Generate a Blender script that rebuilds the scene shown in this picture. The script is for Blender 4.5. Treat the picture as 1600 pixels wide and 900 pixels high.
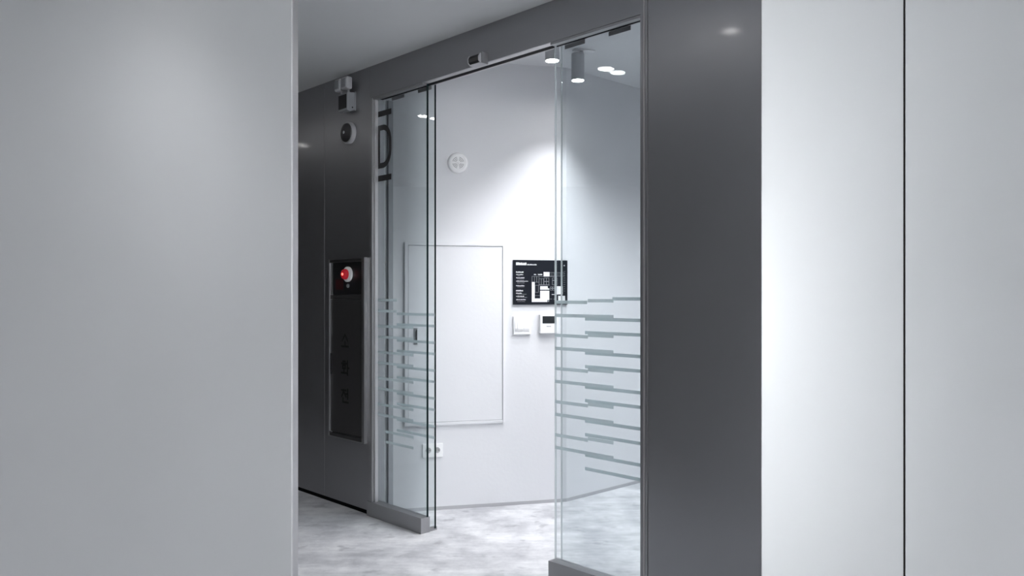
import bpy, bmesh, math, random
from mathutils import Matrix, Vector

for o in list(bpy.data.objects):
    bpy.data.objects.remove(o)
scene = bpy.context.scene
C = scene.collection
R = math.radians
random.seed(7)

# ------------------------------------------------------------------ camera
cam = bpy.data.cameras.new('camera')
cam.sensor_width = 36.0
cam.lens = 36.0 * 1240 / 1600
cam.shift_y = 12 / 1600
cam.clip_start = 0.05
camera = bpy.data.objects.new('camera', cam)
C.objects.link(camera)
camera.location = (0, 0, 1.4)
camera.rotation_euler = (R(90), 0, 0)
scene.camera = camera

# ------------------------------------------------------------------ world, exposure
world = bpy.data.worlds.new('overcast_daylight')
scene.world = world
world.use_nodes = True
bg = world.node_tree.nodes['Background']
bg.inputs['Color'].default_value = (0.97, 0.98, 1.0, 1)
bg.inputs['Strength'].default_value = 13.0

vs = scene.view_settings
vs.view_transform = 'Standard'
vs.look = 'None'
vs.exposure = 0.0
vs.gamma = 1.0
vs.use_curve_mapping = False

INTERIOR_SPOT = 64.0
ROOM_FILL = 122.0  # hidden spotlights added to fill the room behind the glass
CORRIDOR_SPOT = 9.0
LOBBY_FILL = 82.0
LOBBY_SPOT_RIGHT = 48.0

# ------------------------------------------------------------------ the plan (metres)
# glass front: local x runs along the wall towards the camera, local y into the room behind it
O = Vector((-0.9184, 5.0612, 0)); AG = R(-45.70)
MG = Matrix.Translation(O) @ Matrix.Rotation(AG, 4, 'Z')
# oblique white wall behind the glass
W0 = Vector((-0.5015, 5.1821, 0)); A1 = R(13.81)
M1 = Matrix.Translation(W0) @ Matrix.Rotation(A1, 4, 'Z')
W1 = Vector((0.3699, 5.3963, 0)); A2 = R(42.9)
M2 = Matrix.Translation(W1) @ Matrix.Rotation(A2, 4, 'Z')
CEIL = 2.856
CEIL_IN = 2.95
HEAD = 2.653

# ------------------------------------------------------------------ materials
def mat(name):
    m = bpy.data.materials.new(name); m.use_nodes = True
    nt = m.node_tree
    return m, nt, nt.nodes['Principled BSDF']

def simple(name, col, rough=0.5, metal=0.0, spec=0.5):
    m, nt, b = mat(name)
    b.inputs['Base Color'].default_value = (*col, 1)
    b.inputs['Roughness'].default_value = rough
    b.inputs['Metallic'].default_value = metal
    b.inputs['Specular IOR Level'].default_value = spec
    # faint procedural unevenness so that no surface is perfectly flat
    t = nt.nodes.new('ShaderNodeTexCoord'); n = nt.nodes.new('ShaderNodeTexNoise')
    n.inputs['Scale'].default_value = 40
    r = nt.nodes.new('ShaderNodeMapRange')
    r.inputs['To Min'].default_value = max(0.02, rough - 0.04); r.inputs['To Max'].default_value = min(1, rough + 0.04)
    nt.links.new(t.outputs['Object'], n.inputs['Vector'])
    nt.links.new(n.outputs['Fac'], r.inputs['Value'])
    nt.links.new(r.outputs['Result'], b.inputs['Roughness'])
    return m

def brushed(name, c0, c1, rough, metal, aniso, spec=0.5, grain=0.02, coat=0.0, rot=0.0):
    """satin metal sheet brushed vertically"""
    m, nt, b = mat(name)
    N = nt.nodes; L = nt.links
    t = N.new('ShaderNodeTexCoord')
    mp = N.new('ShaderNodeMapping'); mp.inputs['Scale'].default_value = (1.3, 1.3, 0.9)
    n1 = N.new('ShaderNodeTexNoise'); n1.inputs['Scale'].default_value = 1.2; n1.inputs['Detail'].default_value = 3
    mp2 = N.new('ShaderNodeMapping'); mp2.inputs['Scale'].default_value = (420, 420, 60)
    n2 = N.new('ShaderNodeTexNoise'); n2.inputs['Scale'].default_value = 1.0; n2.inputs['Detail'].default_value = 2
    L.new(t.outputs['Object'], mp.inputs['Vector']); L.new(mp.outputs['Vector'], n1.inputs['Vector'])
    L.new(t.outputs['Object'], mp2.inputs['Vector']); L.new(mp2.outputs['Vector'], n2.inputs['Vector'])
    mix = N.new('ShaderNodeMix'); mix.data_type = 'RGBA'
    mix.inputs['A'].default_value = (*c0, 1); mix.inputs['B'].default_value = (*c1, 1)
    L.new(n1.outputs['Fac'], mix.inputs['Factor'])
    L.new(mix.outputs['Result'], b.inputs['Base Color'])
    r = N.new('ShaderNodeMapRange')
    r.inputs['To Min'].default_value = rough - 0.05; r.inputs['To Max'].default_value = rough + 0.05
    L.new(n1.outputs['Fac'], r.inputs['Value']); L.new(r.outputs['Result'], b.inputs['Roughness'])
    b.inputs['Metallic'].default_value = metal
    b.inputs['Specular IOR Level'].default_value = spec
    b.inputs['Coat Weight'].default_value = coat; b.inputs['Coat Roughness'].default_value = 0.08
    bp = N.new('ShaderNodeBump'); bp.inputs['Strength'].default_value = grain; bp.inputs['Distance'].default_value = 0.001
    L.new(n2.outputs['Fac'], bp.inputs['Height']); L.new(bp.outputs['Normal'], b.inputs['Normal'])
    if aniso:
        b.inputs['Anisotropic'].default_value = aniso
        b.inputs['Anisotropic Rotation'].default_value = rot
        tg = N.new('ShaderNodeCombineXYZ'); tg.inputs['Z'].default_value = 1.0
        L.new(tg.outputs['Vector'], b.inputs['Tangent'])
    return m

def plaster(name, col, bump=0.05, scale=60, rough=0.85):
    m, nt, b = mat(name)
    N = nt.nodes; L = nt.links
    t = N.new('ShaderNodeTexCoord'); n = N.new('ShaderNodeTexNoise')
    n.inputs['Scale'].default_value = scale; n.inputs['Detail'].default_value = 5
    n2 = N.new('ShaderNodeTexNoise'); n2.inputs['Scale'].default_value = 1.7; n2.inputs['Detail'].default_value = 3
    L.new(t.outputs['Object'], n.inputs['Vector']); L.new(t.outputs['Object'], n2.inputs['Vector'])
    mix = N.new('ShaderNodeMix'); mix.data_type = 'RGBA'
    mix.inputs['A'].default_value = (*[c * 0.97 for c in col], 1); mix.inputs['B'].default_value = (*col, 1)
    L.new(n2.outputs['Fac'], mix.inputs['Factor']); L.new(mix.outputs['Result'], b.inputs['Base Color'])
    bp = N.new('ShaderNodeBump'); bp.inputs['Strength'].default_value = bump; bp.inputs['Distance'].default_value = 0.004
    L.new(n.outputs['Fac'], bp.inputs['Height']); L.new(bp.outputs['Normal'], b.inputs['Normal'])
    b.inputs['Roughness'].default_value = rough
    b.inputs['Specular IOR Level'].default_value = 0.3
    return m

def concrete(name):
    m, nt, b = mat(name)
    N = nt.nodes; L = nt.links
    t = N.new('ShaderNodeTexCoord')
    big = N.new('ShaderNodeTexNoise'); big.inputs['Scale'].default_value = 3.4; big.inputs['Detail'].default_value = 9
    big.inputs['Roughness'].default_value = 0.65
    st = N.new('ShaderNodeMapping'); st.inputs['Scale'].default_value = (2.2, 9.0, 1); st.inputs['Rotation'].default_value = (0, 0, R(8))
    stn = N.new('ShaderNodeTexNoise'); stn.inputs['Scale'].default_value = 1.6; stn.inputs['Detail'].default_value = 7
    stn.inputs['Roughness'].default_value = 0.7
    pit = N.new('ShaderNodeTexNoise'); pit.inputs['Scale'].default_value = 9; pit.inputs['Detail'].default_value = 2
    L.new(t.outputs['Object'], big.inputs['Vector']); L.new(t.outputs['Object'], st.inputs['Vector'])
    L.new(st.outputs['Vector'], stn.inputs['Vector']); L.new(t.outputs['Object'], pit.inputs['Vector'])
    r1 = N.new('ShaderNodeValToRGB')
    e = r1.color_ramp.elements
    e[0].position = 0.36; e[0].color = (0.48, 0.485, 0.51, 1)
    e[1].position = 0.62; e[1].color = (0.78, 0.785, 0.80, 1)
    L.new(big.outputs['Fac'], r1.inputs['Fac'])
    r2 = N.new('ShaderNodeValToRGB')
    e = r2.color_ramp.elements
    e[0].position = 0.30; e[0].color = (0.72, 0.72, 0.74, 1)
    e[1].position = 0.60; e[1].color = (1.0, 1.0, 1.0, 1)
    L.new(stn.outputs['Fac'], r2.inputs['Fac'])
    mul = N.new('ShaderNodeMix'); mul.data_type = 'RGBA'; mul.blend_type = 'MULTIPLY'; mul.inputs['Factor'].default_value = 0.85
    L.new(r1.outputs['Color'], mul.inputs['A']); L.new(r2.outputs['Color'], mul.inputs['B'])
    r3 = N.new('ShaderNodeValToRGB')
    e = r3.color_ramp.elements
    e[0].position = 0.29; e[0].color = (0.60, 0.60, 0.62, 1)
    e[1].position = 0.38; e[1].color = (1, 1, 1, 1)
    L.new(pit.outputs['Fac'], r3.inputs['Fac'])
    mul2 = N.new('ShaderNodeMix'); mul2.data_type = 'RGBA'; mul2.blend_type = 'MULTIPLY'; mul2.inputs['Factor'].default_value = 0.6
    L.new(mul.outputs['Result'], mul2.inputs['A']); L.new(r3.outputs['Color'], mul2.inputs['B'])
    L.new(mul2.outputs['Result'], b.inputs['Base Color'])
    rr = N.new('ShaderNodeMapRange'); rr.inputs['To Min'].default_value = 0.32; rr.inputs['To Max'].default_value = 0.6
    L.new(stn.outputs['Fac'], rr.inputs['Value']); L.new(rr.outputs['Result'], b.inputs['Roughness'])
    bp = N.new('ShaderNodeBump'); bp.inputs['Strength'].default_value = 0.08; bp.inputs['Distance'].default_value = 0.004
    L.new(stn.outputs['Fac'], bp.inputs['Height']); L.new(bp.outputs['Normal'], b.inputs['Normal'])
    b.inputs['Specular IOR Level'].default_value = 0.35
    return m

def glass(name, tint):
    """flat sheet glass: tinted see-through with a Schlick reflection on either face"""
    m = bpy.data.materials.new(name); m.use_nodes = True
    nt = m.node_tree; N = nt.nodes; L = nt.links
    N.clear()
    out = N.new('ShaderNodeOutputMaterial')
    g = N.new('ShaderNodeNewGeometry')
    dot = N.new('ShaderNodeVectorMath'); dot.operation = 'DOT_PRODUCT'
    L.new(g.outputs['Incoming'], dot.inputs[0]); L.new(g.outputs['Normal'], dot.inputs[1])
    ab = N.new('ShaderNodeMath'); ab.operation = 'ABSOLUTE'; L.new(dot.outputs['Value'], ab.inputs[0])
    om = N.new('ShaderNodeMath'); om.operation = 'SUBTRACT'; om.inputs[0].default_value = 1; L.new(ab.outputs[0], om.inputs[1])
    pw = N.new('ShaderNodeMath'); pw.operation = 'POWER'; pw.inputs[1].default_value = 5; L.new(om.outputs[0], pw.inputs[0])
    ma = N.new('ShaderNodeMath'); ma.operation = 'MULTIPLY_ADD'; ma.inputs[1].default_value = 0.96; ma.inputs[2].default_value = 0.04
    L.new(pw.outputs[0], ma.inputs[0])
    tr = N.new('ShaderNodeBsdfTransparent'); tr.inputs['Color'].default_value = (*tint, 1)
    gl = N.new('ShaderNodeBsdfGlossy'); gl.inputs['Roughness'].default_value = 0.02
    mx = N.new('ShaderNodeMixShader')
    L.new(ma.outputs[0], mx.inputs['Fac']); L.new(tr.outputs[0], mx.inputs[1]); L.new(gl.outputs[0], mx.inputs[2])
    L.new(mx.outputs[0], out.inputs['Surface'])
    return m

def film(name, col, opac):
    m = bpy.data.materials.new(name); m.use_nodes = True
    nt = m.node_tree; N = nt.nodes; L = nt.links
    N.clear()
    out = N.new('ShaderNodeOutputMaterial')
    tr = N.new('ShaderNodeBsdfTransparent')
    d = N.new('ShaderNodeBsdfDiffuse'); d.inputs['Color'].default_value = (*col, 1)
    tl = N.new('ShaderNodeBsdfTranslucent'); tl.inputs['Color'].default_value = (*col, 1)
    m1 = N.new('ShaderNodeMixShader'); m1.inputs['Fac'].default_value = 0.5
    L.new(d.outputs[0], m1.inputs[1]); L.new(tl.outputs[0], m1.inputs[2])
    m2 = N.new('ShaderNodeMixShader'); m2.inputs['Fac'].default_value = opac
    L.new(tr.outputs[0], m2.inputs[1]); L.new(m1.outputs[0], m2.inputs[2])
    L.new(m2.outputs[0], out.inputs['Surface'])
    return m

def emit(name, col, strength):
    m, nt, b = mat(name)
    b.inputs['Base Color'].default_value = (*col, 1)
    b.inputs['Emission Color'].default_value = (*col, 1)
    b.inputs['Emission Strength'].default_value = strength
    return m

M = dict(
    light_metal=brushed('light_satin_metal', (0.60, 0.605, 0.61), (0.66, 0.665, 0.67), 0.46, 0.7, 0.6, coat=0.1),
    dark_metal=brushed('dark_satin_metal', (0.31, 0.31, 0.325), (0.35, 0.35, 0.365), 0.38, 0.86, 0.5, 0.4, coat=0.2, rot=0.25),
    frame_metal=brushed('frame_grey_metal', (0.30, 0.30, 0.31), (0.36, 0.36, 0.37), 0.38, 0.6, 0.0),
    trim_metal=brushed('pale_trim_metal', (0.50, 0.49, 0.50), (0.56, 0.55, 0.56), 0.4, 0.5, 0.0),
    joint=simple('joint_gasket_brown', (0.016, 0.010, 0.010), 0.8, 0.0, 0.1),
    kick=simple('kick_strip_black', (0.004, 0.004, 0.005), 0.7, 0.0, 0.1),
    white_wall=plaster('white_wall_paint', (0.77, 0.775, 0.80), 0.16, 45),
    lobby_wall=plaster('lobby_wall_paint', (0.74, 0.74, 0.75)),
    grey_wall=plaster('corridor_wall_paint', (0.16, 0.16, 0.165)),
    ceiling=plaster('ceiling_paint', (0.66, 0.67, 0.68), 0.12, 25),
    ceiling_in=plaster('inner_ceiling_paint', (0.74, 0.75, 0.77), 0.04, 30),
    concrete=concrete('polished_concrete'),
    glass=glass('partition_glass', (0.945, 0.962, 0.966)),
    clear=glass('window_glass', (0.97, 0.98, 0.98)),
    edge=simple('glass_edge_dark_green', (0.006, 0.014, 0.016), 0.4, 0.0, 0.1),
    edge_lit=film('glass_edge_painted_lit', (0.85, 0.88, 0.90), 0.55),  # right-hand glass edges painted pale for the lamp light they catch
    frost=film('frosted_film', (0.68, 0.76, 0.78), 0.68),
    black_film=simple('black_vinyl', (0.008, 0.008, 0.010), 0.45),
    white_plastic=simple('white_plastic', (0.88, 0.88, 0.89), 0.4),
    grey_plastic=simple('grey_plastic', (0.30, 0.31, 0.33), 0.45),
    pale_plastic=simple('pale_grey_plastic', (0.46, 0.46, 0.48), 0.45),
    black_plastic=simple('black_plastic', (0.012, 0.012, 0.014), 0.3),
    black_gloss=simple('black_gloss_panel', (0.016, 0.016, 0.018), 0.3),
    cabinet_door=simple('cabinet_door_dark', (0.050, 0.048, 0.050), 0.42, 0.3),
    chrome=simple('dull_steel', (0.42, 0.42, 0.43), 0.3, 0.9),
    letter=simple('black_lettering', (0.003, 0.003, 0.003), 0.6),
    lcd=simple('dark_display', (0.02, 0.024, 0.026), 0.15),
    sign=simple('sign_board_navy_black', (0.010, 0.012, 0.018), 0.6, 0.0, 0.12),
    print_white=simple('printed_white', (0.80, 0.80, 0.82), 0.6),
    print_grey=simple('printed_grey', (0.20, 0.21, 0.23), 0.6),
    socket=simple('socket_recess_grey', (0.42, 0.42, 0.43), 0.5),
    dark_slot=simple('dark_slot', (0.02, 0.02, 0.022), 0.6),
    red=emit('red_indicator', (0.40, 0.006, 0.016), 0.35),
    red_core=emit('red_indicator_core', (1.0, 0.16, 0.12), 2.5),
    lamp_glow=emit('lamp_lens_glow', (1.0, 0.985, 0.97), 90.0),
    downlight_glow=emit('downlight_lens_glow', (1.0, 0.985, 0.97), 40.0),
    lamp_body=simple('lamp_body_grey', (0.45, 0.46, 0.48), 0.5),
)

# ------------------------------------------------------------------ builders
def bm_new():
    return bmesh.new()

def add_box(bm, x0, x1, y0, y1, z0, z1):
    v = [bm.verts.new(p) for p in ((x0, y0, z0), (x1, y0, z0), (x1, y1, z0), (x0, y1, z0),
                                   (x0, y0, z1), (x1, y0, z1), (x1, y1, z1), (x0, y1, z1))]
    for f in ((0, 3, 2, 1), (4, 5, 6, 7), (0, 1, 5, 4), (1, 2, 6, 5), (2, 3, 7, 6), (3, 0, 4, 7)):
        bm.faces.new([v[i] for i in f])

def add_prism(bm, pts, axis, a, b):
    """polygon pts swept between a and b along axis ('y' : pts are x,z ; 'x' : pts are y,z ; 'z' : pts are x,y)"""
    def P(p, t):
        return {'y': (p[0], t, p[1]), 'x': (t, p[0], p[1]), 'z': (p[0], p[1], t)}[axis]
    lo = [bm.verts.new(P(p, a)) for p in pts]; hi = [bm.verts.new(P(p, b)) for p in pts]
    n = len(pts)
    bm.faces.new(lo); bm.faces.new(list(reversed(hi)))
    for i in range(n):
        j = (i + 1) % n
        bm.faces.new([lo[i], hi[i], hi[j], lo[j]])

def add_lathe(bm, prof, axis, c, seg=40):
    """prof: (radius, offset) pairs spun about axis through c, closed by caps"""
    rings = []
    for r, h in prof:
        ring = []
        for k in range(seg):
            t = 2 * math.pi * k / seg
            u, v = r * math.cos(t), r * math.sin(t)
            p = {'z': (u, v, h), 'y': (u, h, v), 'x': (h, u, v)}[axis]
            ring.append(bm.verts.new((c[0] + p[0], c[1] + p[1], c[2] + p[2])))
        rings.append(ring)
    for a, b in zip(rings, rings[1:]):
        for k in range(seg):
            j = (k + 1) % seg
            bm.faces.new([a[k], a[j], b[j], b[k]])
    bm.faces.new(rings[0]); bm.faces.new(rings[-1])

def link(name, bm, material, parent=None, bevel=0.0, smooth=False, segs=2):
    if bevel:
        bmesh.ops.bevel(bm, geom=list(bm.edges), offset=bevel, segments=segs, affect='EDGES', profile=0.6)
    bmesh.ops.recalc_face_normals(bm, faces=bm.faces)
    me = bpy.data.meshes.new(name)
    bm.to_mesh(me); bm.free()
    for m in (material if isinstance(material, (list, tuple)) else [material]):
        me.materials.append(m)
    if smooth:
        for p in me.polygons:
            p.use_smooth = True
        try:
            me.set_sharp_from_angle(angle=R(35))
        except Exception:
            pass
    o = bpy.data.objects.new(name, me)
    C.objects.link(o)
    if parent:
        o.parent = parent
    return o

def box(name, dims, material, parent=None, bevel=0.0):
    bm = bm_new(); add_box(bm, *dims)
    return link(name, bm, material, parent, bevel)

def empty(name, mw):
    o = bpy.data.objects.new(name, None)
    o.empty_display_size = 0.1
    C.objects.link(o)
    o.matrix_world = mw
    return o

def tag(o, label, cat=None, group=None, kind=None):
    o['label'] = label
    if cat: o['category'] = cat
    if group: o['group'] = group
    if kind: o['kind'] = kind
    return o

def local(mw, x, y, z=0.0, rz=0.0):
    return mw @ Matrix.Translation((x, y, z)) @ Matrix.Rotation(rz, 4, 'Z')

# ================================================================== THE SETTING
# ---- floor
bm = bm_new(); add_box(bm, -6.5, 7.0, -4.3, 11.2, -0.08, 0)
tag(link('floor', bm, M['concrete']), 'polished pale grey concrete floor with blotches and streaks', kind='structure')

# ---- corridor and lobby ceiling (everything on the camera's side of the glass front)
bm = bm_new()
def w(mw, x, y):
    p = mw @ Vector((x, y, 0)); return (p.x, p.y)
corner = w(MG, 2.718, 0)
pts = [w(MG, -7.9, 0.02), w(MG, 2.718, 0.02), (6.6, corner[1] + 0.02), (6.6, -4.2), (-6.45, -4.2), (-6.45, 10.6)]
add_prism(bm, pts, 'z', CEIL, CEIL + 0.08)
tag(link('ceiling', bm, M['ceiling']), 'matt grey painted ceiling of the corridor in front of the glass', kind='structure')

# ---- ceiling behind the glass
bm = bm_new()
e2 = w(M2, 3.2, 0)
pts = [w(MG, -0.02, 0.09), w(MG, 2.70, 0.09), w(MG, 2.70, 4.5), (e2[0] - 0.2, e2[1] + 0.25), (W1.x - 0.05, W1.y + 0.1)]
add_prism(bm, pts, 'z', CEIL_IN, CEIL_IN + 0.08)
tag(link('ceiling_room', bm, M['ceiling_in']), 'white painted ceiling of the room behind the glass', kind='structure')

# ---- left foreground metal wall
YL = 2.2
wl = empty('wall_left', Matrix.Translation((-0.6085, YL, 0)))
tag(wl, 'pale satin metal wall panel filling the left foreground', kind='structure')
box('metal_panel', (-1.45, -0.0015, 0.0, 0.03, 0.0, CEIL), M['light_metal'], wl, 0.0012)
for k in range(1, 4):
    box('metal_panel', (-1.45 - 1.2 * k, -1.458 - 1.2 * (k - 1), 0.0, 0.03, 0.0, CEIL), M['light_metal'], wl, 0.0012)
box('end_strip', (-0.02, 0.0, 0.0022, 0.059, 0.0, CEIL), M['trim_metal'], wl, 0.001)
box('rear_face', (-5.0, -0.021, 0.031, 0.058, 0.0, CEIL), M['lobby_wall'], wl)

# ---- right foreground metal wall
wr = empty('wall_right', Matrix.Translation((corner[0], corner[1], 0)))
tag(wr, 'bright satin metal wall in the right foreground, split by one dark joint', kind='structure')
x = 0.0
for k in range(9):
    wd = 0.562 if k == 0 else 0.575
    box('metal_panel', (x + (0.003 if k else 0.0), x + wd - 0.005, 0.0, 0.03, 0.0, CEIL), M['light_metal'], wr, 0.0012)
    x += wd
    box('joint_gasket', (x - 0.0049, x + 0.0029, 0.005, 0.03, 0.0, CEIL), M['joint'], wr)
box('joint_backing', (0.02, x, 0.031, 0.06, 0.0, CEIL), M['joint'], wr)

# ---- dark metal wall with the glass front in it
wd_ = empty('wall_corridor', MG)
tag(wd_, 'dark satin metal corridor wall around the glass front', kind='structure')
xs = [-7.9, -7.10, -6.16, -5.22, -4.28, -3.34, -2.40, -1.46, -0.524, 0.025]
for a, b in zip(xs, xs[1:]):
    box('metal_panel', (a + 0.002, b - (0.002 if b < 0 else 0), 0.0, 0.03, 0.03, CEIL), M['dark_metal'], wd_, 0.001)
box('metal_panel', (2.175, 2.717, 0.0, 0.03, 0.0, CEIL), M['dark_metal'], wd_, 0.001)
box('panel_backing', (-7.9, 0.02, 0.031, 0.09, 0.0, CEIL), M['dark_slot'], wd_)
box('panel_backing', (2.18, 2.70, 0.031, 0.09, 0.0, CEIL_IN), M['white_wall'], wd_)
box('kick_strip', (-7.9, -0.004, 0.012, 0.03, 0.0, 0.03), M['kick'], wd_)
# header over the glass: front face, pale soffit, dark track slot, inner lip
box('header_panel', (0.026, 2.174, 0.0, 0.012, HEAD, CEIL), M['dark_metal'], wd_, 0.001)
box('header_soffit', (0.03, 2.17, 0.012, 0.047, HEAD + 0.0015, HEAD + 0.03), M['trim_metal'], wd_)
box('door_track', (0.03, 2.17, 0.047, 0.082, HEAD + 0.001, HEAD + 0.03), M['kick'], wd_)
box('header_lip', (0.03, 2.17, 0.082, 0.09, HEAD + 0.001, CEIL_IN), M['trim_metal'], wd_)

# ---- the frame of the glass front
fr = empty('trim_1', MG)
tag(fr, 'slim grey metal frame around the glass front', kind='structure')
box('jamb', (0.026, 0.050, -0.004, 0.06, 0.092, HEAD), M['frame_metal'], fr, 0.001)
box('jamb_bead', (0.050, 0.062, 0.012, 0.034, 0.092, HEAD - 0.008), M['trim_metal'], fr, 0.001)
box('jamb', (2.135, 2.150, -0.003, 0.06, 0.0, HEAD), M['dark_metal'], fr, 0.001)
box('jamb_bead', (2.153, 2.1585, -0.005, 0.02, 0.0, CEIL), M['trim_metal'], fr)
box('jamb', (2.161, 2.173, -0.003, 0.06, 0.0, CEIL), M['dark_metal'], fr, 0.001)
box('head_bead', (0.050, 0.559, 0.004, 0.034, HEAD - 0.012, HEAD), M['frame_metal'], fr, 0.001)
box('head_bead', (1.583, 2.135, 0.004, 0.034, HEAD - 0.012, HEAD), M['frame_metal'], fr, 0.001)
box('inner_post', (-0.05, 0.066, 0.112, 0.16, 0.0, HEAD), M['grey_plastic'], fr, 0.001)
box('inner_jamb', (0.0, 0.046, 0.0605, 0.095, 0.0, HEAD), M['grey_plastic'], fr, 0.001)

# ---- fixed glass panels (window_1, window_2) and sliding leaves (door_1, door_2)
H1 = [1.372 - 0.1650 * k for k in range(6)]
H2 = [1.303 - 0.1640 * k for k in range(6)]
S1 = [1.286 - 0.1665 * k for k in range(5)]
S2 = [1.219 - 0.1665 * k for k in range(5)]

def stripes(pane, rows, y, hh=0.016):
    for a, b, h in rows:
        box('frosted_stripe', (a, b, y - 0.0012, y - 0.0002, h - hh / 2, h + hh / 2), M['frost'], pane)

def glazed(name, label, x0, x1, y0, y1, z0, z1, edges, rows):
    r = empty(name, MG); tag(r, label, kind='structure')
    g = box('glass_pane', (x0, x1, y0, y1, z0, z1), M['glass'], r)
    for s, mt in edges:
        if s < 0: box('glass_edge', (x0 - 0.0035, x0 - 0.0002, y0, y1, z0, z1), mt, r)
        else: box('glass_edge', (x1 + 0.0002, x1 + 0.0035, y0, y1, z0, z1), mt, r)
    stripes(g, rows, y0)
    return r, g

rowsL = []
for k in range(6):
    a, b = 0.062, 0.431
    if k == 0: b = 0.261
    if k == 5: a = 0.144
    if k < 5 or True:
        rowsL.append((a, b, H1[k])); rowsL.append((a, b, H2[k]))
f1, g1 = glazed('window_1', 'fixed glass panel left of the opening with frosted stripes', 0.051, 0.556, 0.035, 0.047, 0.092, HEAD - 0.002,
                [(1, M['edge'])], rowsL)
box('base_rail', (-0.003, 0.559, -0.008, 0.058, 0.0, 0.092), M['frame_metal'], f1, 0.001)
rowsSL = [(0.178, 0.558, h) for h in S1 + S2]
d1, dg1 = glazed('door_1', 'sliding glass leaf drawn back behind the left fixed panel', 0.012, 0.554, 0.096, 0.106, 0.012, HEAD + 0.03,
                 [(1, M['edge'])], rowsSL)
box('floor_guide', (0.528, 0.553, 0.060, 0.118, 0.0, 0.020), M['frame_metal'], d1, 0.001)
for a in (0.13, 0.40):
    box('hanger_clamp', (a, a + 0.13, 0.091, 0.0955, HEAD - 0.018, HEAD + 0.04), M['frame_metal'], d1, 0.001)

rowsR = []
for k in range(5):
    rowsR.append((1.588, 1.795 if k == 0 else 1.80, H1[k] - 0.004)); rowsR.append((1.588, 1.955, H2[k] - 0.001))
rowsR += [(1.80, 1.955, H1[k] + 0.004) for k in range(5)]
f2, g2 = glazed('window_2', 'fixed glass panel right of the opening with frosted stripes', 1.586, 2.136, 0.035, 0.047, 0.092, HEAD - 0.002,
                [(-1, M['edge_lit'])], rowsR)
box('base_rail', (1.580, 2.136, -0.008, 0.058, 0.0, 0.090), M['frame_metal'], f2, 0.001)
rowsSR = [(1.73, 2.131, h) for h in S1 + S2] + [(1.90, 2.131, 1.385)]
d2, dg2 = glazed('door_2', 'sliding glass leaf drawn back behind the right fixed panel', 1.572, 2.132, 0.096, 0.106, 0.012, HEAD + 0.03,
                 [(-1, M['edge_lit'])], rowsSR)
for a in (1.60, 1.88):
    box('hanger_clamp', (a, a + 0.13, 0.091, 0.0955, HEAD - 0.018, HEAD + 0.04), M['frame_metal'], d2, 0.001)

# black lettering on the left fixed panel: bar, D, bar
def letter_part(name, bm):
    return link(name, bm, M['black_film'], g1)
yf = 0.0345
bm = bm_new(); add_box(bm, 0.064, 0.205, yf - 0.0008, yf, 2.532, 2.567); letter_part('lettering', bm)
bm = bm_new(); add_box(bm, 0.064, 0.205, yf - 0.0008, yf, 2.124, 2.160); letter_part('lettering', bm)
bm = bm_new()
def dshape(x0, x1, z0, z1, rx, n=10):
    pts = [(x0, z0)]
    zc0, zc1 = z0 + rx * 1.25, z1 - rx * 1.25
    for k in range(n + 1):
        t = -math.pi / 2 + math.pi / 2 * k / n
        pts.append((x1 - rx + rx * math.cos(t), zc0 + rx * 1.25 * math.sin(t)))
    for k in range(n + 1):
        t = math.pi / 2 * k / n
        pts.append((x1 - rx + rx * math.cos(t), zc1 + rx * 1.25 * math.sin(t)))
    pts.append((x0, z1))
    return pts
po = dshape(0.064, 0.205, 2.205, 2.478, 0.088)
pi_ = dshape(0.084, 0.180, 2.239, 2.444, 0.066)
for y in (yf - 0.0008, yf):
    pass
vo0 = [bm.verts.new((p[0], yf - 0.0008, p[1])) for p in po]; vi0 = [bm.verts.new((p[0], yf - 0.0008, p[1])) for p in pi_]
vo1 = [bm.verts.new((p[0], yf, p[1])) for p in po]; vi1 = [bm.verts.new((p[0], yf, p[1])) for p in pi_]
n = len(po)
for i in range(n):
    j = (i + 1) % n
    bm.faces.new([vo0[i], vo0[j], vi0[j], vi0[i]]); bm.faces.new([vo1[i], vi1[i], vi1[j], vo1[j]])
    bm.faces.new([vo0[i], vo1[i], vo1[j], vo0[j]]); bm.faces.new([vi0[i], vi0[j], vi1[j], vi1[i]])
letter_part('lettering', bm)

# ---- white walls behind the glass
wb = empty('wall_back', M1)
tag(wb, 'white painted wall behind the glass carrying the floor plan sign', kind='structure')
box('wall_face', (-0.335, 0.8975, 0.0, 0.10, 0.0, CEIL_IN), M['white_wall'], wb)
box('skirting', (-0.335, 0.8985, -0.004, 0.0, 0.0, 0.022), M['pale_plastic'], wb)
wi = empty('wall_inner', M2)
tag(wi, 'white wall receding to the right behind the glass', kind='structure')
box('wall_face', (0.0, 3.4, 0.0, 0.10, 0.0, CEIL_IN), M['white_wall'], wi)
box('skirting', (-0.001, 3.4, -0.004, 0.0, 0.0, 0.022), M['pale_plastic'], wi)
we = empty('wall_end', MG)
tag(we, 'white end wall deep inside the room behind the glass', kind='structure')
box('wall_face', (0.4, 2.76, 4.2, 4.3, 0.0, CEIL_IN), M['white_wall'], we)
ws = empty('wall_side', MG)
tag(ws, 'white side wall hidden behind the dark metal column', kind='structure')
box('wall_face', (2.66, 2.74, 0.09, 4.3, 0.0, CEIL_IN), M['white_wall'], ws)

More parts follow.
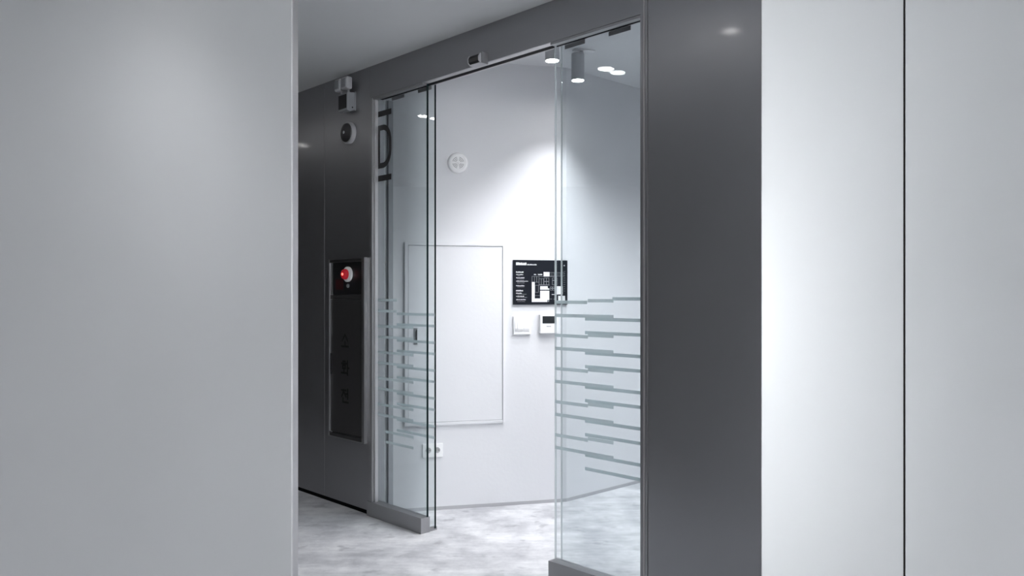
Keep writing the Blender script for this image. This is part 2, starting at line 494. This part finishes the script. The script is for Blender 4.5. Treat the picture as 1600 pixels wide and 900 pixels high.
# ---- corridor end and the lobby behind the camera
tag(box('wall_lobby_left', (-6.5, -6.4, -4.2, 2.2, 0.0, CEIL), M['lobby_wall']), 'pale painted wall on the left of the lobby behind the camera', kind='structure')
tag(box('wall_corridor_end', (-6.5, -6.4, 2.2, 11.1, 0.0, CEIL), M['grey_wall']), 'dark grey wall at the far left end of the corridor', kind='structure')
tag(box('wall_lobby_side', (6.5, 6.6, -4.2, corner[1] + 0.1, 0.0, CEIL), M['lobby_wall']), 'grey painted wall on the right of the lobby behind the camera', kind='structure')
WX0, WX1 = 1.2, 3.6
wlb = empty('wall_lobby', Matrix.Translation((0, -4.2, 0)))
tag(wlb, 'painted wall behind the camera with an added tall window', kind='structure')
box('wall_face', (-6.4, WX0, -0.1, 0.0, 0.0, CEIL), M['lobby_wall'], wlb)
box('wall_face', (WX1, 6.5, -0.1, 0.0, 0.0, CEIL), M['lobby_wall'], wlb)
box('wall_face', (WX0, WX1, -0.1, 0.0, 2.62, CEIL), M['lobby_wall'], wlb)
box('wall_face', (WX0, WX1, -0.1, 0.0, 0.0, 0.12), M['lobby_wall'], wlb)
w3 = empty('window_3_added', Matrix.Translation((0, -4.2, 0)))  # unseen window, added so its daylight reflects in the right metal wall
tag(w3, 'unseen tall window added behind the camera to brighten the right metal wall', kind='structure')
nb = 3; bw = (WX1 - WX0) / nb
for k in range(nb):
    box('glass_pane', (WX0 + bw * k + 0.03, WX0 + bw * (k + 1) - 0.03, -0.06, -0.05, 0.15, 2.59), M['clear'], w3)
for k in range(nb + 1):
    a = WX0 + bw * k
    box('mullion', (max(WX0, a - 0.03), min(WX1, a + 0.03), -0.08, -0.03, 0.12, 2.62), M['frame_metal'], w3)
box('rail', (WX0, WX1, -0.08, -0.03, 0.12, 0.15), M['frame_metal'], w3)
box('rail', (WX0, WX1, -0.08, -0.03, 2.59, 2.62), M['frame_metal'], w3)
pl = bpy.data.lights.new('added_window_portal', 'AREA'); pl.shape = 'RECTANGLE'
pl.size = WX1 - WX0; pl.size_y = 2.5; pl.cycles.is_portal = True
plo = bpy.data.objects.new('added_window_portal', pl); C.objects.link(plo)
plo.location = ((WX0 + WX1) / 2, -4.32, 1.37); plo.rotation_euler = (R(90), 0, R(180))

# ================================================================== LAMPS
def spot(name, mw, power, angle, blend, radius, parent, tilt=None):
    l = bpy.data.lights.new(name, 'SPOT')
    l.energy = power; l.spot_size = R(angle); l.spot_blend = blend; l.shadow_soft_size = radius
    l.color = (0.965, 0.975, 1.0)
    o = bpy.data.objects.new(name, l); C.objects.link(o)
    o.parent = parent; o.location = mw
    if tilt: o.rotation_euler = tilt
    return o

def cylinder_spot(loc, top, label, power=INTERIOR_SPOT, angle=98, tilt=None):
    r = empty('ceiling_spotlight', Matrix.Translation(loc) @ Matrix.Rotation(R(13.8), 4, 'Z'))
    tag(r, label, 'spotlight', 'cylinder spotlights behind the glass')
    H = top - loc[2]
    bm = bm_new()
    rr = 0.041
    add_lathe(bm, [(rr - 0.004, 0.004), (rr - 0.004, 0.0), (rr, 0.0), (rr, H - 0.028), (rr - 0.003, H - 0.025)], 'z', (0, 0, 0))
    link('lamp_body', bm, M['lamp_body'], r, smooth=True)
    bm = bm_new(); add_lathe(bm, [(rr - 0.0045, 0.0), (rr - 0.0045, 0.0038)], 'z', (0, 0, 0))
    link('lens', bm, M['lamp_glow'], r)
    bm = bm_new(); add_lathe(bm, [(0.011, H - 0.026), (0.011, H - 0.006)], 'z', (0.026, 0, 0), 20)
    link('neck', bm, M['lamp_body'], r, smooth=True)
    box('mounting_plate', (-0.03, 0.11, -0.02, 0.02, H - 0.006, H), M['white_plastic'], r, 0.001)
    spot('lamp_light', (0, 0, -0.012), power, angle, 1.0, 0.03, r, tilt)
    return r

cylinder_spot((0.232, 4.58, 2.755), CEIL_IN, 'grey cylinder spotlight nearest the door header, lens lit', tilt=(R(6), 0, 0))
cylinder_spot((0.415, 5.00, 2.755), CEIL_IN, 'grey cylinder spotlight seen through the right glass, hanging beside the inner corner', tilt=(R(6), 0, R(10)))

for i, (s, d, lab) in enumerate(((2.25, 0.9, 'added fill spotlight hidden behind the dark metal column, nearest the glass'),
                                 (2.25, 2.0, 'added fill spotlight along the hidden side wall, second from the glass'),
                                 (1.60, 3.1, 'added fill spotlight out of view, deepest inside the room behind the glass'))):
    p = MG @ Vector((s, d, 2.755))
    aim = ((-0.05, 5.15, 0.0), (0.55, 5.45, -0.3), None)[i]
    tilt = None
    if aim:
        q = (Vector(aim) - p).to_track_quat('-Z', 'Y').to_matrix()
        tilt = (Matrix.Rotation(R(-13.8), 3, 'Z') @ q).to_euler()
    cylinder_spot(p, CEIL_IN, lab, ROOM_FILL, 96 if aim else 128, tilt)

def downlight(loc, power, label, group, angle=95):
    r = empty('recessed_downlight', Matrix.Translation(loc))
    tag(r, label, 'downlight', group)
    bm = bm_new()
    seg = 32
    prof = [(0.046, 0.0), (0.046, -0.001), (0.054, -0.004), (0.060, -0.003), (0.060, 0.0)]
    rings = []
    for q, h in prof:
        rings.append([bm.verts.new((q * math.cos(2 * math.pi * k / seg), q * math.sin(2 * math.pi * k / seg), h)) for k in range(seg)])
    for a, b in zip(rings, rings[1:]):
        for k in range(seg):
            bm.faces.new([a[k], a[(k + 1) % seg], b[(k + 1) % seg], b[k]])
    link('ring', bm, M['white_plastic'], r, smooth=True)
    bm = bm_new(); add_lathe(bm, [(0.0455, -0.0022), (0.0455, -0.0006)], 'z', (0, 0, 0))
    link('lens', bm, M['downlight_glow'], r)
    spot('lamp_light', (0, 0, -0.012), power, angle, 1.0, 0.045, r)
    return r

for s in (-2.65, -1.74, -0.84, 0.10, 1.04, 1.98):
    p = MG @ Vector((s, -1.03, CEIL))
    downlight(p, CORRIDOR_SPOT, 'recessed ceiling downlight mirrored in the glass and dark metal', 'corridor downlights in one row')
for x, y in ((-5.0, 1.25), (-3.2, 1.25), (-1.4, 1.25), (1.30, 1.18), (2.57, 1.18), (3.84, 1.18), (-4.6, -1.6), (-2.6, -1.6), (-0.6, -1.6), (1.4, -1.6), (3.4, -1.6)):  # added to light the metal walls, bar one placed from its streak
    downlight((x, y, CEIL), LOBBY_FILL if x < 0 else LOBBY_SPOT_RIGHT, 'unseen lobby ceiling downlight, most of these added to light the metal walls', 'lobby downlights', 120)

# ================================================================== THINGS ON THE DARK WALL
# ---- emergency light
em = empty('emergency_light', local(MG, -0.195, 0.0, 2.60))
tag(em, 'grey twin-head emergency light high on the dark wall under the ceiling', 'emergency light')
bm = bm_new()
add_prism(bm, [(0.0, 0.012), (-0.040, -0.006), (-0.062, 0.0), (-0.062, 0.115), (0.0, 0.122)], 'x', -0.052, 0.050)
link('housing', bm, M['grey_plastic'], em, 0.003)
box('wall_plate', (-0.056, 0.056, -0.006, 0.0, 0.004, 0.126), M['grey_plastic'], em, 0.001)
box('front_window', (-0.050, 0.044, -0.0645, -0.0615, 0.014, 0.104), M['black_plastic'], em, 0.001)
bm = bm_new(); add_lathe(bm, [(0.005, 0.0), (0.004, 0.003)], 'x', (0.050, -0.022, 0.022), 16)
link('test_button', bm, M['dark_slot'], em)
for cx in (-0.052, 0.030):
    bm = bm_new()
    add_box(bm, cx - 0.036, cx + 0.036, -0.075, -0.030, 0.136, 0.216)
    h = link('lamp_head', bm, M['pale_plastic'], em, 0.016, True, 4)
    bm = bm_new(); add_box(bm, cx - 0.027, cx + 0.027, -0.079, -0.073, 0.148, 0.204)
    link('lens', bm, M['grey_plastic'], h, 0.0028, True)
    bm = bm_new(); add_lathe(bm, [(0.010, 0.110), (0.010, 0.140)], 'z', (cx, -0.040, 0), 16)
    link('swivel', bm, M['grey_plastic'], em, smooth=True)

# ---- round alarm sounder
so = empty('alarm_sounder', local(MG, -0.205, 0.0, 2.465))
tag(so, 'round white alarm disc on the dark wall below the emergency light', 'alarm')
bm = bm_new(); add_lathe(bm, [(0.071, 0.0), (0.071, -0.022), (0.068, -0.028), (0.062, -0.030)], 'y', (0, 0, 0), 48)
link('base', bm, M['pale_plastic'], so, smooth=True)
bm = bm_new(); add_lathe(bm, [(0.0625, -0.0295), (0.060, -0.036), (0.040, -0.046), (0.012, -0.050)], 'y', (0, 0, 0), 40)
link('dome', bm, M['cabinet_door'], so, smooth=True)  # disc front coloured dark for the dim corridor it faces; rim left pale
bm = bm_new(); add_lathe(bm, [(0.010, -0.049), (0.009, -0.054)], 'y', (0, 0, 0), 16)
link('indicator', bm, M['grey_plastic'], so)

# ---- fire hydrant cabinet
ca = empty('fire_hydrant_cabinet', local(MG, -0.225, 0.0, 0.455))
tag(ca, 'dark wall-mounted fire hydrant cabinet with a red lamp and vertical black lettering', 'cabinet')
CW, CH = 0.217, 1.190
for a, b in ((-CW, -CW + 0.018), (CW - 0.030, CW)):
    box('frame_stile', (a, b, -0.024, 0.0, 0.0, CH), M['chrome'], ca, 0.002)
for a, b in ((0.0, 0.026), (CH - 0.022, CH)):
    box('frame_rail', (-CW + 0.018, CW - 0.030, -0.022, 0.0, a, b), M['cabinet_door'], ca, 0.002)
box('rail_edge', (-CW + 0.018, CW - 0.030, -0.0245, -0.0222, CH - 0.006, CH), M['chrome'], ca)
box('rail_edge', (-CW + 0.018, CW - 0.030, -0.0245, -0.0222, 0.0, 0.006), M['chrome'], ca)
box('rail_edge', (-CW + 0.018, CW - 0.030, -0.0245, -0.0222, 0.028, 0.033), M['dark_slot'], ca)
box('rail_edge', (-CW + 0.018, CW - 0.030, -0.0245, -0.0222, CH - 0.026, CH - 0.0225), M['chrome'], ca)
box('upper_panel', (-CW + 0.018, CW - 0.030, -0.012, 0.0, 0.952, CH - 0.022), M['black_gloss'], ca)
box('divider_rail', (-CW + 0.018, CW - 0.030, -0.015, 0.0, 0.922, 0.950), M['cabinet_door'], ca, 0.001)
dr = box('door', (-CW + 0.019, CW - 0.031, -0.014, 0.0, 0.034, 0.920), M['cabinet_door'], ca, 0.001)
box('handle', (-CW + 0.030, -CW + 0.040, -0.022, -0.014, 0.420, 0.560), M['black_plastic'], dr, 0.001)
# indicator lamp: white bezel ring and lit red dome
bm = bm_new(); add_lathe(bm, [(0.050, -0.012), (0.050, -0.024), (0.044, -0.030), (0.034, -0.032)], 'y', (0.018, 0, 1.085), 36)
il = link('indicator_lamp', bm, M['white_plastic'], ca, smooth=True)
bm = bm_new(); add_lathe(bm, [(0.034, -0.032), (0.034, -0.040), (0.030, -0.052), (0.020, -0.060), (0.006, -0.063)], 'y', (0.018, 0, 1.085), 32)
link('red_dome', bm, M['red'], il, smooth=True)
bm = bm_new(); add_lathe(bm, [(0.010, -0.050), (0.009, -0.064), (0.004, -0.066)], 'y', (0.024, 0, 1.085), 20)
link('lit_core', bm, M['red_core'], il, smooth=True)
bm = bm_new(); add_lathe(bm, [(0.014, -0.012), (0.013, -0.018)], 'y', (0.015, 0, 1.010), 24)
link('push_button', bm, M['grey_plastic'], ca, smooth=True)
box('button_plate', (-0.135, -0.045, -0.0145, -0.012, 0.985, 1.055), simple('dull_red_plate', (0.05, 0.008, 0.01), 0.5), ca)

def strokes(name, segs, cx, cz, sc, wdt, parent, y):
    """simple stroke lettering: segs are (x0,z0,x1,z1) in a unit square"""
    bm = bm_new()
    for x0, z0, x1, z1 in segs:
        a = Vector((cx + (x0 - 0.5) * sc, cz + (z0 - 0.5) * sc)); b = Vector((cx + (x1 - 0.5) * sc, cz + (z1 - 0.5) * sc))
        d = (b - a).normalized(); nrm = Vector((-d.y, d.x)) * wdt / 2; e = d * wdt / 2
        q = [a - e - nrm, b + e - nrm, b + e + nrm, a - e + nrm]
        add_prism(bm, [(p.x, p.y) for p in q], 'y', y - 0.001, y)
    return link(name, bm, M['letter'], parent)
so_ = [(0.5, 0.95, 0.15, 0.5), (0.5, 0.95, 0.85, 0.5), (0.5, 0.42, 0.5, 0.1), (0.05, 0.08, 0.95, 0.08)]
hwa = [(0.2, 0.98, 0.5, 0.98), (0.05, 0.82, 0.65, 0.82), (0.2, 0.68, 0.5, 0.68), (0.2, 0.46, 0.5, 0.46), (0.18, 0.68, 0.18, 0.46),
       (0.52, 0.68, 0.52, 0.46), (0.35, 0.44, 0.35, 0.14), (0.02, 0.12, 0.7, 0.12), (0.82, 1.0, 0.82, 0.0), (0.82, 0.5, 1.0, 0.5)]
jeon = [(0.05, 0.92, 0.6, 0.92), (0.33, 0.92, 0.05, 0.45), (0.33, 0.8, 0.62, 0.45), (0.85, 1.0, 0.85, 0.32), (0.62, 0.66, 0.85, 0.66),
        (0.2, 0.3, 0.2, 0.03), (0.2, 0.03, 0.92, 0.03)]
for sg, z in ((so_, 0.648), (hwa, 0.470), (jeon, 0.285)):
    strokes('lettering', sg, -0.018, z, 0.088, 0.013, dr, -0.0143)

# ---- motion sensor on the header
ms = empty('door_motion_sensor', local(MG, 1.080, 0.0, 2.640))
tag(ms, 'small black-fronted motion sensor on the door header', 'sensor')
bm = bm_new()
add_prism(bm, [(0.0, 0.0), (-0.046, 0.0), (-0.060, 0.012), (-0.062, 0.034), (-0.052, 0.052), (0.0, 0.056)], 'x', 0.038, 0.046)
link('end_cap', bm, M['pale_plastic'], ms, 0.001)
bm = bm_new()
add_prism(bm, [(0.0, 0.0), (-0.046, 0.0), (-0.060, 0.012), (-0.062, 0.034), (-0.052, 0.052), (0.0, 0.056)], 'x', -0.048, -0.042)
link('end_cap', bm, M['pale_plastic'], ms, 0.001)
bm = bm_new()
add_prism(bm, [(0.0, 0.004), (-0.045, 0.005), (-0.057, 0.014), (-0.059, 0.033), (-0.050, 0.049), (0.0, 0.052)], 'x', -0.042, 0.038)
link('lens_cover', bm, M['black_gloss'], ms)
box('bottom_strip', (-0.042, 0.038, -0.052, -0.004, 0.0005, 0.0035), M['pale_plastic'], ms)
box('mounting_plate', (0.046, 0.052, -0.045, 0.0, 0.000, 0.060), M['frame_metal'], ms)

# ================================================================== THINGS ON THE WHITE WALL
# ---- access panel
ap = empty('access_panel', local(M1, 0.132, 0.0, 0.556))
tag(ap, 'large white access panel with a raised rim on the white wall', 'access panel')
AW, AH = 0.332, 1.190
box('rim_stile', (-AW, -AW + 0.022, -0.014, 0.0, 0.0, AH), M['white_wall'], ap, 0.002)
box('rim_stile', (AW - 0.014, AW, -0.014, 0.0, 0.0, AH), M['white_wall'], ap, 0.002)
box('rim_rail', (-AW + 0.022, AW - 0.014, -0.014, 0.0, AH - 0.018, AH), M['white_wall'], ap, 0.002)
box('rim_rail', (-AW + 0.022, AW - 0.014, -0.014, 0.0, 0.0, 0.018), M['white_wall'], ap, 0.002)
box('gap', (-AW + 0.022, AW - 0.014, -0.003, 0.0, 0.018, AH - 0.018), M['print_grey'], ap)
apd = box('door', (-AW + 0.025, AW - 0.0165, -0.009, -0.0031, 0.0205, AH - 0.0205), M['white_wall'], ap, 0.001)
hx = -0.262
bm = bm_new()
add_box(bm, hx - 0.013, hx + 0.013, -0.0115, -0.009, 0.526, 0.634)
hn = link('handle', bm, M['grey_plastic'], apd, 0.001)
box('pull', (hx + 0.003, hx + 0.009, -0.018, -0.0115, 0.538, 0.622), M['dark_slot'], hn, 0.001)

# ---- floor plan sign
sg = empty('floor_plan_sign', local(M1, 0.7115, 0.0, 1.340))
tag(sg, 'black floor plan sign with white printing on the white wall', 'sign')
SW, SH = 0.190, 0.299
bd = box('board', (-SW, SW, -0.012, -0.002, 0.0, SH), M['sign'], sg, 0.001)
def sgn(x, y):     # crop coordinates of the sign's printing -> board coordinates
    return -SW + (x - 63) / 953 * 2 * SW, SH - (y - 70) / 772 * SH
def printed(name, rects, m, lift=0.0004, stuff=True):
    bm = bm_new()
    for x0, y0, x1, y1 in rects:
        a = sgn(x0, y0); b = sgn(x1, y1)
        add_box(bm, min(a[0], b[0]), max(a[0], b[0]), -0.0122 - lift, -0.0121, min(a[1], b[1]), max(a[1], b[1]))
    o = link(name, bm, m, bd)
    if name != 'plan_area': o['kind'] = 'stuff'
    return o
printed('plan_area', [(592, 275, 695, 352)], M['print_white'])
printed('plan_area', [(386, 450, 437, 735), (386, 735, 655, 797), (532, 600, 692, 735), (655, 735, 692, 762), (532, 522, 665, 583), (665, 560, 692, 583)], M['print_white'])
printed('plan_area', [(790, 522, 930, 665), (850, 690, 972, 790)], M['print_white'])
ln = []
def frame_rect(x0, y0, x1, y1, t=6):
    ln.extend([(x0, y0, x1, y0 + t), (x0, y1 - t, x1, y1), (x0, y0, x0 + t, y1), (x1 - t, y0, x1, y1)])
ln.append((386, 350, 830, 356)); ln.append((386, 350, 392, 450))
for x in range(700, 930, 36): frame_rect(x, 280, x + 40, 350)
for x in (430, 470): frame_rect(x, 350, x + 44, 456)
for x in (510, 550): frame_rect(x, 390, x + 44, 500)
for x in (596, 640): 
    frame_rect(x, 376, x + 48, 440); frame_rect(x, 440, x + 48, 500)
for x in (744, 790): frame_rect(x, 376, x + 46, 420); frame_rect(x, 420, x + 46, 500)
frame_rect(440, 505, 505, 632); ln.append((440, 682, 530, 688)); ln.append((500, 500, 700, 506))
for x in (708, 748, 788): frame_rect(x, 530, x + 40, 560); frame_rect(x, 560, x + 40, 594)
for y in range(260, 640, 38): ln.append((945, y, 975, y + 8))
ln.extend([(700, 742, 740, 748), (770, 742, 806, 752), (795, 752, 803, 790), (660, 770, 690, 795)])
printed('plan_lines', ln, M['print_grey'])
def scribble(x0, x1, y0, y1, density, out):
    """small upright marks that read as a line of tiny lettering"""
    x = x0
    while x < x1:
        wd = random.uniform(5, 9); hh = random.choice((1.0, 1.0, 0.8, 0.7))
        out.append((x, y1 - (y1 - y0) * hh, min(x + wd, x1), y1)); 
        if random.random() < 0.6: out.append((x, (y0 + y1) / 2 - 2, min(x + wd * 1.8, x1), (y0 + y1) / 2 + 3))
        x += wd * (1 + density)
tx = []
scribble(112, 295, 112, 160, 0.25, tx)
printed('title_lettering', tx, M['print_white'])
tx = []
scribble(305, 470, 138, 160, 0.5, tx)
for y, x1 in ((280, 240), (600, 235)): scribble(112, x1, y - 12, y + 12, 0.35, tx)
for y, x1 in ((322, 235), (378, 255), (436, 320), (514, 255), (645, 212), (697, 250), (755, 280)):
    scribble(115, x1, y - 8, y + 8, 0.6, tx)
scribble(425, 465, 312, 328, 0.5, tx); scribble(495, 570, 308, 330, 0.4, tx)
scribble(735, 790, 660, 672, 0.4, tx); scribble(945, 970, 148, 170, 0.2, tx)
printed('small_lettering', tx, M['print_white'])
tx = []
for y, x1 in ((342, 180), (398, 250), (466, 260), (532, 255), (662, 290), (716, 305), (788, 270)):
    scribble(135, x1, y - 6, y + 6, 0.7, tx)
printed('small_lettering', tx, M['print_grey'])
for a, b in ((-0.15, 0.02), (0.15, 0.02), (-0.15, 0.27), (0.15, 0.27)):
    box('standoff', (a - 0.006, a + 0.006, -0.002, 0.0, b - 0.006, b + 0.006), M['dark_slot'], sg)

# ---- light switch
sw = empty('light_switch', local(M1, 0.583, 0.0, 1.140))
tag(sw, 'white three-gang light switch on the wall below the floor plan sign', 'light switch')
box('plate', (-0.060, 0.060, -0.016, 0.0, 0.0, 0.122), M['white_plastic'], sw, 0.004)
for k, (a, b) in enumerate(((-0.050, -0.037), (-0.034, 0.004), (0.008, 0.048))):
    bm = bm_new()
    add_prism(bm, [(-0.016, 0.024), (-0.019, 0.024), (-0.0225, 0.040), (-0.0175, 0.104), (-0.016, 0.104)], 'x', a, b)
    link('rocker', bm, M['white_plastic'], sw, 0.0008)

# ---- thermostat
th = empty('thermostat', local(M1, 0.768, 0.0, 1.146))
tag(th, 'white wall thermostat with a dark display below the floor plan sign', 'thermostat')
box('housing', (-0.064, 0.064, -0.030, 0.0, 0.0, 0.128), M['white_plastic'], th, 0.003)
box('display', (-0.048, 0.046, -0.0315, -0.0295, 0.068, 0.116), M['lcd'], th, 0.0005)
box('maker_mark', (-0.020, 0.012, -0.0308, -0.0299, 0.046, 0.050), M['print_grey'], th)
box('button_strip', (-0.056, 0.056, -0.0312, -0.0295, 0.006, 0.012), M['white_plastic'], th)

# ---- power outlet
ou = empty('power_outlet', local(M1, -0.017, 0.0, 0.347))
tag(ou, 'white double power outlet low on the wall below the access panel', 'power outlet')
box('plate', (-0.066, 0.066, -0.010, 0.0, 0.0, 0.090), M['white_plastic'], ou, 0.003)
for cx in (-0.029, 0.029):
    bm = bm_new()
    seg = 28
    prof = [(0.0235, -0.0101), (0.0225, -0.0125), (0.0195, -0.0125), (0.0185, -0.0103)]
    rings = [[bm.verts.new((cx + q * math.cos(2 * math.pi * k / seg), h, 0.046 + q * math.sin(2 * math.pi * k / seg))) for k in range(seg)] for q, h in prof]
    for a, b in zip(rings, rings[1:]):
        for k in range(seg): bm.faces.new([a[k], a[(k + 1) % seg], b[(k + 1) % seg], b[k]])
    link('socket_ring', bm, M['white_plastic'], ou, smooth=True)
    bm = bm_new(); add_lathe(bm, [(0.0185, -0.0099), (0.0185, -0.0106)], 'y', (cx, 0, 0.046), 28)
    sk = link('socket', bm, M['socket'], ou)
    for dx in (-0.009, 0.009):
        bm = bm_new(); add_lathe(bm, [(0.0028, -0.0104), (0.0028, -0.0110)], 'y', (cx + dx, 0, 0.046), 12)
        link('pin_hole', bm, M['dark_slot'], sk)

# ---- round wall speaker
sp = empty('wall_speaker', local(M1, 0.148, 0.0, 2.271))
tag(sp, 'round white speaker grille high on the white wall above the access panel', 'speaker')
bm = bm_new(); add_lathe(bm, [(0.068, 0.0), (0.068, -0.010), (0.062, -0.022), (0.052, -0.026), (0.044, -0.024)], 'y', (0, 0, 0), 48)
link('housing', bm, M['white_plastic'], sp, smooth=True)
for r0, r1 in ((0.038, 0.034), (0.029, 0.025), (0.020, 0.016)):
    for q in range(4):
        bm = bm_new()
        a0 = R(q * 90 + 12); a1 = R(q * 90 + 78); n = 8
        pts = [(r0 * math.cos(a0 + (a1 - a0) * i / n), r0 * math.sin(a0 + (a1 - a0) * i / n)) for i in range(n + 1)]
        pts += [(r1 * math.cos(a1 - (a1 - a0) * i / n), r1 * math.sin(a1 - (a1 - a0) * i / n)) for i in range(n + 1)]
        add_prism(bm, pts, 'y', -0.0246, -0.0241)
        link('grille_slot', bm, M['socket'], sp)
bm = bm_new(); add_lathe(bm, [(0.010, -0.024), (0.009, -0.028), (0.004, -0.030)], 'y', (0, 0, 0), 24)
link('centre_boss', bm, M['white_plastic'], sp, smooth=True)
